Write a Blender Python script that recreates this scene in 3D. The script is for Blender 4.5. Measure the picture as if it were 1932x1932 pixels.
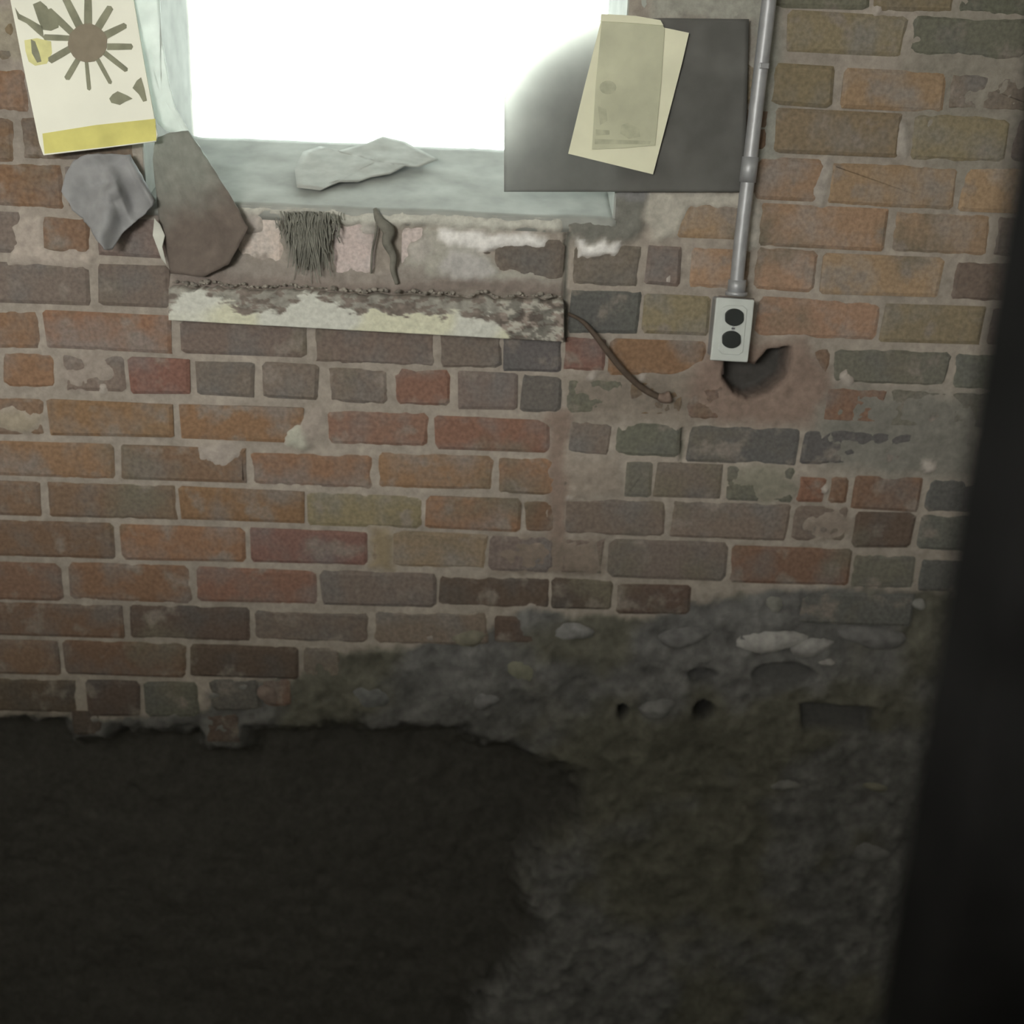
import bpy, bmesh, math, random
import numpy as np
from mathutils import Vector, Matrix
random.seed(7)
for o in list(bpy.data.objects): bpy.data.objects.remove(o)
S = bpy.context.scene; C = S.collection

# ------------------------------------------------------------------ camera
F, D, EYE = 2020.0, 1.651, 1.75
PITCH, YAW, ROLL = math.radians(18), math.radians(2), math.radians(2.5)
_fw = np.array([math.sin(YAW)*math.cos(PITCH), math.cos(YAW)*math.cos(PITCH), -math.sin(PITCH)])
_r0 = np.array([math.cos(YAW), -math.sin(YAW), 0]); _u0 = np.cross(_r0, _fw)
RT = _r0*math.cos(ROLL)+_u0*math.sin(ROLL); UP = -_r0*math.sin(ROLL)+_u0*math.cos(ROLL); FW = _fw
EYEP = np.array([0, -D, EYE])
cd = bpy.data.cameras.new('camera'); cam = bpy.data.objects.new('camera', cd); C.objects.link(cam)
cam.matrix_world = Matrix(((RT[0], UP[0], -FW[0], 0), (RT[1], UP[1], -FW[1], -D), (RT[2], UP[2], -FW[2], EYE), (0, 0, 0, 1)))
cd.sensor_width = 36; cd.lens = F/1932*36; cd.clip_start = 0.01
cd.dof.use_dof = True; cd.dof.focus_distance = 1.52; cd.dof.aperture_fstop = 2.0
S.camera = cam
# ------------------------------------------------------------------ sky, light, exposure
w = bpy.data.worlds.new('overcast'); S.world = w; w.use_nodes = True
w.node_tree.nodes['Background'].inputs[0].default_value = (0.97, 1.0, 0.975, 1)
w.node_tree.nodes['Background'].inputs[1].default_value = 9.0
S.view_settings.view_transform = 'Standard'; S.view_settings.look = 'None'
S.view_settings.gamma = 1; S.view_settings.use_curve_mapping = False; S.view_settings.exposure = 0.0
ROOM = dict(x0=-1.75, x1=1.75, y0=-3.1, z1=2.45)
RW = (-0.95, 2.05, 0.84, 0.36)                       # added unseen rear window, placed to light the wall: centre x, centre z, width, height
def area_light(name, loc, rx, sx, sz, power, col, portal=False):
    ld = bpy.data.lights.new(name, 'AREA'); ld.shape = 'RECTANGLE'; ld.size = sx; ld.size_y = sz
    ld.energy = power; ld.color = col
    if portal: ld.cycles.is_portal = True
    o = bpy.data.objects.new(name, ld); C.objects.link(o); o.location = loc; o.rotation_euler = (rx, 0, 0); return o
area_light('added_rear_light', (RW[0], ROOM['y0']+0.045, RW[1]), math.radians(90), RW[2]-0.08, RW[3]-0.06, 43, (1.0, 0.96, 0.89))  # area light added at the assumed rear window as key light

# ------------------------------------------------------------------ photo pixel -> point on a plane of the place
def ray(px, py):
    return FW + (px-966)/F*RT - (py-966)/F*UP
def P(px, py, p=0.0):
    """point seen at photo pixel on the plane p metres in front of the wall face (p<0: behind it)"""
    d = ray(px, py); t = (D-p)/d[1]
    return EYEP + d*t
def PL(px, py, a, n):
    d = ray(px, py); t = np.dot(a-EYEP, n)/np.dot(d, n); return EYEP+d*t
def proj(X, Y, Z):
    dx, dy, dz = X-EYEP[0], Y-EYEP[1], Z-EYEP[2]
    a = dx*RT[0]+dy*RT[1]+dz*RT[2]; b = dx*UP[0]+dy*UP[1]+dz*UP[2]; c = dx*FW[0]+dy*FW[1]+dz*FW[2]
    return 966+F*a/c, 966-F*b/c

# ------------------------------------------------------------------ numpy noise
_rng = np.random.default_rng(3); _tab = _rng.random((256, 256))
def vnoise(x, y):
    xi = np.floor(x).astype(int); yi = np.floor(y).astype(int); fx = x-xi; fy = y-yi
    fx = fx*fx*(3-2*fx); fy = fy*fy*(3-2*fy)
    g = lambda i, j: _tab[i & 255, j & 255]
    return (g(xi, yi)*(1-fx)+g(xi+1, yi)*fx)*(1-fy)+(g(xi, yi+1)*(1-fx)+g(xi+1, yi+1)*fx)*fy
def fbm(x, y, o=4):
    s = 0; a = 1; t = 0
    for k in range(o):
        s = s+a*vnoise(x*2**k+17.3*k, y*2**k+9.1*k); t += a; a *= .55
    return s/t
def sstep(a, b, x):
    t = np.clip((x-a)/(b-a), 0, 1); return t*t*(3-2*t)
def sd_poly(px, py, poly):
    """signed distance (negative inside) to polygon, in photo pixels on the wall"""
    poly = np.array(poly, float); d = np.full(px.shape, 1e18); ins = np.zeros(px.shape, bool)
    for i in range(len(poly)):
        a = poly[i]; b = poly[(i+1) % len(poly)]; e = b-a; L = max((e**2).sum(), 1e-9)
        wx, wy = px-a[0], py-a[1]; t = np.clip((wx*e[0]+wy*e[1])/L, 0, 1)
        d = np.minimum(d, (wx-t*e[0])**2+(wy-t*e[1])**2)
        c = ((a[1] > py) != (b[1] > py)) & (px < (b[0]-a[0])*(py-a[1])/((b[1]-a[1]) if b[1] != a[1] else 1e-9)+a[0])
        ins ^= c
    return np.where(ins, -1, 1)*np.sqrt(d)

# ------------------------------------------------------------------ materials
def mat(name):
    m = bpy.data.materials.new(name); m.use_nodes = True; n = m.node_tree.nodes; l = m.node_tree.links
    b = n['Principled BSDF']; b.inputs['Roughness'].default_value = .9
    b.inputs['Specular IOR Level'].default_value = .25
    return m, n, l, b
def simple(name, col, rough=.85, metal=0, scale=40, amt=.25, bump=.15, spec=.25):
    m, n, l, b = mat(name); b.inputs['Roughness'].default_value = rough; b.inputs['Metallic'].default_value = metal
    b.inputs['Specular IOR Level'].default_value = spec
    tc = n.new('ShaderNodeTexCoord'); no = n.new('ShaderNodeTexNoise'); no.inputs['Scale'].default_value = scale; no.inputs['Detail'].default_value = 6
    l.new(tc.outputs['Object'], no.inputs['Vector'])
    r = n.new('ShaderNodeValToRGB'); l.new(no.outputs['Fac'], r.inputs['Fac'])
    c = np.array(col)
    r.color_ramp.elements[0].position = .3; r.color_ramp.elements[1].position = .7
    r.color_ramp.elements[0].color = (*np.clip(c*(1-amt), 0, 1), 1); r.color_ramp.elements[1].color = (*np.clip(c*(1+amt), 0, 1), 1)
    l.new(r.outputs['Color'], b.inputs['Base Color'])
    if bump:
        bp = n.new('ShaderNodeBump'); bp.inputs['Strength'].default_value = bump; bp.inputs['Distance'].default_value = .004
        l.new(no.outputs['Fac'], bp.inputs['Height']); l.new(bp.outputs['Normal'], b.inputs['Normal'])
    return m
def attr_mat(name, scale=120, bump=.35, amt=.3):
    """colour from the mesh's own colour attribute, with fine grain"""
    m, n, l, b = mat(name)
    at = n.new('ShaderNodeAttribute'); at.attribute_name = 'Col'
    tc = n.new('ShaderNodeTexCoord'); no = n.new('ShaderNodeTexNoise'); no.inputs['Scale'].default_value = scale; no.inputs['Detail'].default_value = 8
    no.inputs['Roughness'].default_value = .65
    l.new(tc.outputs['Object'], no.inputs['Vector'])
    mp = n.new('ShaderNodeMapRange'); mp.inputs['From Min'].default_value = .3; mp.inputs['From Max'].default_value = .7
    mp.inputs['To Min'].default_value = 1-amt; mp.inputs['To Max'].default_value = 1+amt
    l.new(no.outputs['Fac'], mp.inputs['Value'])
    vm = n.new('ShaderNodeVectorMath'); vm.operation = 'SCALE'
    l.new(at.outputs['Color'], vm.inputs[0]); l.new(mp.outputs['Result'], vm.inputs['Scale']); l.new(vm.outputs['Vector'], b.inputs['Base Color'])
    bp = n.new('ShaderNodeBump'); bp.inputs['Strength'].default_value = bump; bp.inputs['Distance'].default_value = .003
    l.new(no.outputs['Fac'], bp.inputs['Height']); l.new(bp.outputs['Normal'], b.inputs['Normal'])
    return m
M_MORTAR = attr_mat('mortar', 90, .5, .18)
def brick_material():
    m, n, l, b = mat('old_brick')
    oi = n.new('ShaderNodeObjectInfo'); geo = n.new('ShaderNodeNewGeometry')
    def noise(s, d=5, off=0):
        no = n.new('ShaderNodeTexNoise'); no.inputs['Scale'].default_value = s; no.inputs['Detail'].default_value = d
        if off:
            va = n.new('ShaderNodeVectorMath'); va.inputs[1].default_value = (off, off*2, off*3); l.new(geo.outputs['Position'], va.inputs[0]); l.new(va.outputs[0], no.inputs['Vector'])
        else: l.new(geo.outputs['Position'], no.inputs['Vector'])
        return no
    def ramp(src, a, b_):
        r = n.new('ShaderNodeMapRange'); r.inputs['From Min'].default_value = a; r.inputs['From Max'].default_value = b_; r.clamp = True
        l.new(src, r.inputs['Value']); return r.outputs['Result']
    def mix(f, c1, c2, mode='MIX'):
        x = n.new('ShaderNodeMix'); x.data_type = 'RGBA'; x.blend_type = mode
        if hasattr(f, 'is_output'): l.new(f, x.inputs[0])
        else: x.inputs[0].default_value = f
        for s, c in ((x.inputs[6], c1), (x.inputs[7], c2)):
            if hasattr(c, 'is_output'): l.new(c, s)
            else: s.default_value = (*c, 1)
        return x.outputs[2]
    n1 = noise(14, 4); n2 = noise(7, 5, 3.1); n3 = noise(160, 6); n4 = noise(22, 6, 7.7)
    hs = n.new('ShaderNodeHueSaturation'); hs.inputs['Saturation'].default_value = .45; hs.inputs['Value'].default_value = .92
    l.new(oi.outputs['Color'], hs.inputs['Color'])
    c = mix(ramp(n1.outputs['Fac'], .46, .66), oi.outputs['Color'], hs.outputs['Color'])          # greyer burnt parts
    c = mix(ramp(n2.outputs['Fac'], .56, .72), c, (.165, .148, .115))                                # olive grime
    ms = n.new('ShaderNodeMath'); ms.operation = 'MULTIPLY'; ms.inputs[1].default_value = .75
    l.new(ramp(n4.outputs['Fac'], .57, .68), ms.inputs[0])
    c = mix(ms.outputs[0], c, (.25, .22, .195))                                                      # lime wiped over the face
    mr = n.new('ShaderNodeMapRange'); mr.inputs['From Min'].default_value = .3; mr.inputs['From Max'].default_value = .7; mr.inputs['To Min'].default_value = .8; mr.inputs['To Max'].default_value = 1.2
    l.new(n3.outputs['Fac'], mr.inputs['Value'])
    vm = n.new('ShaderNodeVectorMath'); vm.operation = 'SCALE'; l.new(c, vm.inputs[0]); l.new(mr.outputs['Result'], vm.inputs['Scale'])
    l.new(vm.outputs['Vector'], b.inputs['Base Color'])
    bp = n.new('ShaderNodeBump'); bp.inputs['Strength'].default_value = .4; bp.inputs['Distance'].default_value = .003
    l.new(n3.outputs['Fac'], bp.inputs['Height']); l.new(bp.outputs['Normal'], b.inputs['Normal'])
    return m
M_BRICK = brick_material()

# ------------------------------------------------------------------ mesh helpers
def link(name, me, m, parent=None, smooth=False):
    o = bpy.data.objects.new(name, me); C.objects.link(o)
    if m: me.materials.append(m)
    if smooth:
        for p in me.polygons: p.use_smooth = True
    if parent: o.parent = parent
    return o
def mesh(name, v, f, m, parent=None, smooth=False):
    me = bpy.data.meshes.new(name); me.from_pydata([tuple(map(float, a)) for a in v], [], f); me.update()
    bm = bmesh.new(); bm.from_mesh(me); bmesh.ops.recalc_face_normals(bm, faces=bm.faces); bm.to_mesh(me); bm.free()
    return link(name, me, m, parent, smooth)
def tag(o, label, cat, group=None):
    o['label'] = label; o['category'] = cat
    if group: o['group'] = group
    return o
def struct(o): o['kind'] = 'structure'; return o
def empty(name, loc=(0, 0, 0)):
    o = bpy.data.objects.new(name, None); C.objects.link(o); o.location = tuple(map(float, loc)); o.empty_display_size = .05; return o
def adopt(o, parent):
    o.parent = parent; o.matrix_parent_inverse = Matrix.Translation(parent.location).inverted(); return o
def bevel(o, wd, seg=2):
    b = o.modifiers.new('bevel', 'BEVEL'); b.width = wd; b.segments = seg; b.limit_method = 'ANGLE'; return o
def box(name, lo, hi, m, parent=None, bev=0):
    x0, y0, z0 = lo; x1, y1, z1 = hi
    v = [(x0, y0, z0), (x1, y0, z0), (x1, y1, z0), (x0, y1, z0), (x0, y0, z1), (x1, y0, z1), (x1, y1, z1), (x0, y1, z1)]
    o = mesh(name, v, [(0, 3, 2, 1), (4, 5, 6, 7), (0, 1, 5, 4), (1, 2, 6, 5), (2, 3, 7, 6), (3, 0, 4, 7)], m)
    if parent: adopt(o, parent)
    if bev: bevel(o, bev)
    return o
def prism(name, front, back, m, parent=None, bev=0):
    n = len(front); v = list(front)+list(back)
    f = [tuple(range(n)), tuple(range(2*n-1, n-1, -1))]+[(i, i+n, (i+1) % n+n, (i+1) % n) for i in range(n)]
    o = mesh(name, v, f, m)
    if parent: adopt(o, parent)
    if bev: bevel(o, bev)
    return o
def plate(name, poly, p0, p1, m, parent=None, bev=0):
    """flat plate whose outline is seen at the photo pixels, front face p1 from the wall, back face p0"""
    fr = [P(x, y, p1) for x, y in poly]; bk = [np.array([a[0], -p0, a[2]]) for a in fr]
    return prism(name, fr, bk, m, parent, bev)
def tube(name, pts, rad, m, parent=None, seg=12, smooth=True, cap=True):
    pts = [np.array(p, float) for p in pts]; n = len(pts); rad = rad if hasattr(rad, '__len__') else [rad]*n
    v = []; f = []; ref = np.array([.31, -.9, .2])
    for i, p in enumerate(pts):
        t = pts[min(i+1, n-1)]-pts[max(i-1, 0)]; t /= np.linalg.norm(t)
        a = np.cross(t, ref); a /= np.linalg.norm(a); b = np.cross(t, a)
        for k in range(seg):
            th = 2*math.pi*k/seg; v.append(p+rad[i]*(math.cos(th)*a+math.sin(th)*b))
    for i in range(n-1):
        for k in range(seg):
            f.append((i*seg+k, i*seg+(k+1) % seg, (i+1)*seg+(k+1) % seg, (i+1)*seg+k))
    if cap: f += [tuple(range(seg)), tuple(range((n-1)*seg, n*seg))]
    o = mesh(name, v, f, m, None, smooth)
    if parent: adopt(o, parent)
    return o
def spline(pts, n):
    pts = np.array(pts, float); q = np.vstack([2*pts[0]-pts[1], pts, 2*pts[-1]-pts[-2]]); out = []
    for i in range(len(pts)-1):
        a, b, c, d = q[i:i+4]
        for t in np.linspace(0, 1, n, endpoint=False):
            out.append(.5*((2*b)+(-a+c)*t+(2*a-5*b+4*c-d)*t*t+(-a+3*b-3*c+d)*t**3))
    out.append(pts[-1]); return out
def sheet(name, poly, pfun, m, thick=.001, rings=14, per=8, centre=None, parent=None, col=None, smooth=True, rag=0):
    """crumpled sheet: star-shaped outline in photo pixels on the wall, pfun(px,py) = distance from the wall"""
    poly = np.array(poly, float); n = len(poly); B = []
    for i in range(n):
        for t in np.linspace(0, 1, per, endpoint=False): B.append(poly[i]*(1-t)+poly[(i+1) % n]*t)
    B = np.array(B)
    if rag: B = B+rag*(np.c_[vnoise(B[:, 0]/9, B[:, 1]/9), vnoise(B[:, 0]/9+40, B[:, 1]/9)]-.5)
    c = np.array(centre if centre else poly.mean(0)); k = len(B)
    px = [c]; f = []
    for r in range(1, rings+1):
        for b in B: px.append(c+(b-c)*r/rings)
    for i in range(k): f.append((0, 1+i, 1+(i+1) % k))
    for r in range(rings-1):
        for i in range(k):
            a = 1+r*k+i; b = 1+r*k+(i+1) % k; f.append((a, a+k, b+k, b))
    px = np.array(px); v = [P(x, y, float(pfun(x, y))) for x, y in px]
    me = bpy.data.meshes.new(name); me.from_pydata([tuple(map(float, a)) for a in v], [], f); me.update()
    if me.polygons[0].normal.y > 0: me.flip_normals()
    if col is not None:
        ca = me.color_attributes.new('Col', 'FLOAT_COLOR', 'POINT'); cc = col(px[:, 0], px[:, 1])
        ca.data.foreach_set('color', np.c_[cc, np.ones(len(cc))].astype(np.float32).ravel())
    o = link(name, me, m, None, smooth)
    s = o.modifiers.new('thickness', 'SOLIDIFY'); s.thickness = thick; s.offset = -1
    if parent: adopt(o, parent)
    return o

# ------------------------------------------------------------------ bricks of the wall (photo pixel extents on the wall face, colour code)
# codes: o orange-brown, r red-brown, b brown, p purple-brown, y tan-olive, g grey-green, d dark slate, k pinkish lime dust with window glare painted in, c dark clinker, a tan brightened to offset weaker light at right
BCOL = dict(o=(.245, .150, .095), r=(.215, .125, .095), b=(.195, .130, .092), p=(.185, .150, .130), y=(.235, .195, .130),
            g=(.155, .152, .125), d=(.128, .124, .117), k=(.62, .535, .49), c=(.115, .088, .072), a=(.34, .23, .158), v=(.195, .112, .098))
BR = [
 # upper left, beside the window
 (-90, 28, 35, 108, 'y'), (-90, 48, 132, 206, 'o'), (60, 255, 140, 210, 'p'), (-90, 22, 222, 300, 'b'), (40, 250, 228, 300, 'b'),
 (-90, 116, 310, 386, 'o'), (128, 250, 318, 392, 'p'), (-90, 40, 402, 472, 'p'), (78, 168, 412, 478, 'b'), (185, 305, 414, 484, 'p'),
 (-90, 168, 498, 569, 'p'), (186, 316, 503, 577, 'p'),
 (-90, 71, 590, 655, 'o'), (85, 320, 593, 660, 'o'), (344, 576, 608, 671, 'p'), (594, 821, 622, 687, 'p'), (830, 945, 630, 694, 'p'), (950, 1060, 636, 699, 'd'),
 (-90, -8, 664, 728, 'b'), (4, 105, 669, 731, 'o'), (120, 232, 673, 735, 'p'), (246, 357, 677, 742, 'r'), (373, 476, 684, 746, 'p'), (498, 600, 688, 753, 'p'),
 (623, 728, 696, 760, 'p'), (748, 850, 701, 765, 'r'), (866, 973, 705, 771, 'p'), (986, 1058, 712, 777, 'd'),
 (-90, 78, 752, 818, 'b'), (94, 322, 760, 822, 'o'), (341, 572, 767, 831, 'o'), (618, 806, 780, 838, 'r'), (821, 1036, 790, 849, 'r'),
 (-90, 214, 836, 899, 'o'), (230, 464, 845, 908, 'b'), (477, 701, 859, 916, 'o'), (716, 928, 861, 922, 'o'), (944, 1050, 868, 931, 'o'),
 (-90, 74, 909, 970, 'b'), (93, 330, 914, 978, 'b'), (341, 573, 925, 984, 'o'), (581, 792, 935, 992, 'y'), (806, 980, 942, 999, 'o'), (990, 1048, 948, 1003, 'b'),
 (-90, 214, 986, 1051, 'b'), (227, 461, 994, 1057, 'o'), (473, 690, 1003, 1061, 'v'), (701, 916, 1006, 1068, 'y'), (924, 1042, 1014, 1076, 'p'),
 (-90, 113, 1064, 1130, 'b'), (131, 357, 1068, 1134, 'o'), (372, 595, 1075, 1136, 'r'), (606, 822, 1083, 1142, 'p'), (830, 1036, 1092, 1146, 'c'), (1041, 1155, 1096, 1150, 'c'),
 (-90, 229, 1140, 1200, 'b'), (247, 470, 1147, 1207, 'c'), (480, 695, 1156, 1211, 'p'), (708, 920, 1158, 1216, 'p'), (934, 1010, 1166, 1212, 'c'),
 (-90, 109, 1209, 1271, 'b'), (120, 348, 1213, 1276, 'b'), (360, 560, 1220, 1279, 'c'), (574, 640, 1226, 1278, 'p'),
 (-90, 143, 1283, 1343, 'c'), (164, 262, 1286, 1350, 'c'), (274, 372, 1290, 1352, 'g'), (398, 488, 1285, 1340, 'd'), (499, 545, 1284, 1333, 'b'),
 (138, 192, 1342, 1388, 'c'), (390, 446, 1354, 1402, 'c'), 
 # under the sill
 (450, 530, 412, 500, 'k'), (630, 706, 418, 520, 'k'), (757, 806, 430, 505, 'k'), (935, 1060, 452, 526, 'p'), (1085, 1207, 462, 538, 'p'), (1221, 1285, 467, 537, 'p'),
 (820, 925, 442, 505, 'p'), (1076, 1206, 552, 628, 'd'), 
 # right of the board and of the conduit
 (1440, 1640, -48, 14, 'g'), (1652, 1800, -42, 20, 'y'), (1812, 2010, -36, 26, 'g'),
 (1487, 1707, 26, 102, 'y'), (1718, 1940, 34, 108, 'g'), (1950, 2120, 42, 116, 'p'),
 (1300, 1445, 120, 192, 'y'), (1458, 1570, 125, 199, 'y'), (1591, 1782, 134, 206, 'a'), (1794, 1990, 142, 212, 'p'),
 (1240, 1448, 204, 280, 'b'), (1462, 1699, 209, 290, 'y'), (1724, 1900, 219, 302, 'y'), (1912, 2110, 226, 308, 'p'),
 (1425, 1554, 301, 375, 'a'), (1566, 1803, 312, 388, 'a'), (1816, 2010, 322, 402, 'a'),
 (1280, 1402, 382, 449, 'a'), (1435, 1672, 389, 467, 'a'), (1688, 1866, 403, 479, 'a'), (1880, 2060, 412, 486, 'p'),
 (1304, 1412, 470, 541, 'a'), (1424, 1540, 472, 548, 'a'), (1552, 1776, 484, 557, 'a'), (1800, 1990, 497, 568, 'p'),
 (1213, 1340, 558, 628, 'y'), (1350, 1420, 562, 632, 'p'), (1430, 1656, 567, 636, 'a'), (1668, 1856, 576, 646, 'y'), (1868, 2050, 584, 654, 'p'),
 (1068, 1142, 639, 698, 'v'), (1152, 1330, 643, 708, 'o'), (1342, 1365, 650, 712, 'p'), (1505, 1562, 660, 720, 'b'), (1574, 1790, 662, 726, 'g'), (1800, 2010, 672, 736, 'g'),
 (1072, 1175, 716, 779, 'g'), (1186, 1290, 720, 785, 'b'), (1300, 1362, 726, 790, 'b'), (1500, 1542, 738, 800, 'b'), (1554, 1668, 733, 798, 'b'), (1680, 1890, 740, 808, 'g'), (1900, 2080, 750, 816, 'g'),
 (1072, 1152, 796, 857, 'p'), (1162, 1284, 797, 860, 'g'), (1300, 1505, 806, 873, 'd'), (1517, 1738, 814, 878, 'd'), (1750, 1960, 824, 890, 'g'),
 (1062, 1165, 868, 929, 'p'), (1180, 1228, 875, 938, 'g'), (1238, 1362, 876, 940, 'p'), (1374, 1496, 884, 944, 'g'), (1508, 1556, 902, 948, 'r'), (1570, 1600, 900, 950, 'b'), (1612, 1738, 900, 962, 'b'), (1750, 1960, 905, 970, 'd'),
 (1052, 1256, 944, 1011, 'p'), (1267, 1488, 950, 1018, 'p'), (1500, 1600, 957, 1022, 'p'), (1612, 1722, 968, 1032, 'c'), (1734, 1940, 976, 1040, 'd'),
 (1060, 1140, 1018, 1084, 'p'), (1151, 1370, 1024, 1091, 'p'), (1381, 1602, 1036, 1101, 'b'), (1612, 1724, 1050, 1110, 'g'), (1736, 1940, 1060, 1118, 'd'),
 (1166, 1300, 1106, 1158, 'c'), (1500, 1724, 1122, 1180, 'd'),
]
# ------------------------------------------------------------------ the brick wall: mortar surface with its recesses, smears and openings
XR = (-1.75, 1.75); ZR = (0.0, 2.45); STEP = .0045
nx = int((XR[1]-XR[0])/STEP)+1; nz = int((ZR[1]-ZR[0])/STEP)+1
gx, gz = np.meshgrid(np.linspace(*XR, nx), np.linspace(*ZR, nz))
PX, PY = proj(gx, 0*gx, gz)
nA = fbm(gx*9, gz*9, 5); nB = fbm(gx*30+5, gz*30, 4); nC = fbm(gx*70+50, gz*70, 3); nD = fbm(gx*4+8, gz*4+3, 4)
jx = PX+26*(nB-.5)+14*(nC-.5); jy = PY+26*(fbm(gx*30+90, gz*30+7, 4)-.5)+14*(fbm(gx*70+9, gz*70, 3)-.5)      # ragged photo coordinates
H = -.0035+.004*(nB-.5)+.003*(nC-.5)
COL = np.empty(gx.shape+(3,))
def setc(c): return np.array(c)
COL[:] = (.33, .295, .26)
COL *= (.78+.44*nA)[..., None]
def blend(mask, c): 
    global COL
    COL = COL*(1-mask[..., None])+np.array(c)*mask[..., None]
def smear(poly, h, c, soft=14, cmix=1.0, rough=.006):
    global H
    s = sd_poly(jx, jy, poly); m = sstep(soft, -soft, s)
    H = np.where(m > 0, np.maximum(H, H*(1-m)+m*(h+rough*(nB-.5)+rough*.5*(nC-.5))), H)
    if c is not None: blend(m*cmix, np.array(c))
def ell(cx, cy, rx, ry, n=14): return [(cx+rx*math.cos(2*math.pi*i/n), cy+ry*math.sin(2*math.pi*i/n)) for i in range(n)]
MORT = (.36, .32, .28); WARM = (.245, .19, .16); GREYG = (.20, .20, .175); SLATE = (.165, .165, .165)
# mortar wiped over the brick faces
smear([(1180, 700), (1330, 690), (1370, 760), (1300, 800), (1180, 790), (1075, 790), (1072, 716)], .0005, (.23, .20, .17), 25)
smear([(1335, 645), (1520, 640), (1570, 720), (1540, 800), (1350, 800), (1300, 740)], .002, (.245, .185, .155), 22)
smear([(1580, 730), (1850, 740), (1850, 900), (1700, 905), (1560, 880), (1540, 800)], .001, (.20, .195, .175), 28)
smear([(1058, 862), (1170, 866), (1172, 932), (1060, 938)], .002, (.30, .26, .225), 14)
smear(ell(1435, 912, 70, 34), .001, (.235, .225, .185), 18)
smear([(1033, 770), (1072, 770), (1066, 1060), (1030, 1060)], .0012, WARM, 12)
smear(ell(1560, 990, 50, 26), .001, (.26, .22, .19), 14)
smear([(925, 1020), (1130, 1015), (1140, 1085), (930, 1080)], .0012, (.225, .185, .155), 16)
smear([(700, 1000), (745, 1000), (745, 1070), (700, 1070)], .0003, (.27, .22, .15), 14)
smear([(42, 400), (75, 405), (80, 470), (180, 478), (175, 505), (20, 500)], .002, (.42, .37, .33), 10)
smear(ell(168, 700, 56, 34), .0006, (.31, .27, .24), 14)
smear(ell(418, 858, 40, 22), .0025, (.37, .33, .30), 8)
smear(ell(565, 828, 22, 24), .004, (.42, .42, .36), 7)
smear(ell(592, 800, 22, 36), .001, (.33, .29, .26), 10)
smear(ell(38, 796, 46, 22), .001, (.32, .28, .22), 12)
smear(ell(30, 60, 60, 50), -.001, (.34, .31, .25), 14)
smear([(1222, 362), (1425, 362), (1425, 388), (1300, 388), (1276, 445), (1240, 460), (1226, 430)], .0025, (.47, .45, .40), 8)
smear([(1412, 385), (1436, 380), (1430, 470), (1408, 470)], .002, (.45, .43, .39), 6)
smear(ell(1556, 345, 14, 48), .001, (.37, .34, .31), 7); smear(ell(1703, 265, 14, 34), .002, (.37, .34, .31), 6)
smear(ell(1830, 170, 120, 190), -.001, (.235, .225, .19), 50, .55)
smear([(1415, -120), (1475, -120), (1470, 300), (1420, 300)], .000, (.30, .30, .27), 16)
smear([(1225, -60), (1450, -60), (1440, 36), (1225, 36)], .001, (.36, .36, .32), 14)
# damaged masonry under the sill, mounds of old render
smear([(440, 384), (1066, 410), (1064, 436), (820, 428), (440, 408)], .006, (.55, .55, .50), 7, 1, .004)
smear([(800, 432), (860, 440), (945, 505), (1060, 528), (1062, 548), (800, 530), (740, 520)], .004, (.40, .39, .35), 9)
smear([(825, 432), (1030, 446), (1028, 466), (960, 470), (900, 472), (860, 462), (830, 452)], .0045, (.78, .77, .76), 7)
smear([(1084, 452), (1164, 454), (1160, 476), (1088, 478)], .005, (.78, .77, .76), 6)
smear([(850, 470), (900, 480), (940, 515), (890, 535), (830, 520)], .005, (.46, .45, .44), 10)
smear([(318, 512), (440, 508), (700, 525), (1060, 530), (1065, 560), (318, 545)], .004, (.235, .20, .18), 12)
smear([(1062, 398), (1225, 362), (1222, 420), (1210, 450), (1075, 452)], .003, (.20, .20, .18), 10)
smear([(528, 400), (622, 402), (618, 486), (585, 512), (545, 492)], .001, (.20, .20, .18), 16)
smear([(950, 360), (1160, 364), (1160, 412), (950, 404)], .004, (.42, .42, .43), 5)
smear([(1160, 358), (1224, 358), (1222, 385), (1160, 380)], .003, (.22, .22, .22), 6)
smear([(300, 245), (440, 380), (470, 440), (440, 500), (315, 510), (295, 420)], -.003, (.18, .16, .145), 12)
smear([(440, 470), (540, 492), (640, 512), (720, 508), (800, 500), (806, 530), (440, 520)], .003, (.30, .27, .245), 14)
smear(ell(470, 425, 26, 18), .003, (.46, .42, .39), 9); smear(ell(690, 430, 18, 12), .003, (.48, .46, .43), 7); smear(ell(790, 470, 20, 22), .003, (.44, .42, .39), 9)
for cx_, cy_, r_ in ((1210, 712, 8), (1117, 704, 7), (195, 737, 8), (1072, 937, 6), (1657, 25, 8), (1748, 882, 12), (1560, 920, 7), (1255, 530, 9), (1600, 716, 9)):
    smear(ell(cx_, cy_, r_, r_*.9), .004, (.42, .38, .35), 4)
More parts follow.
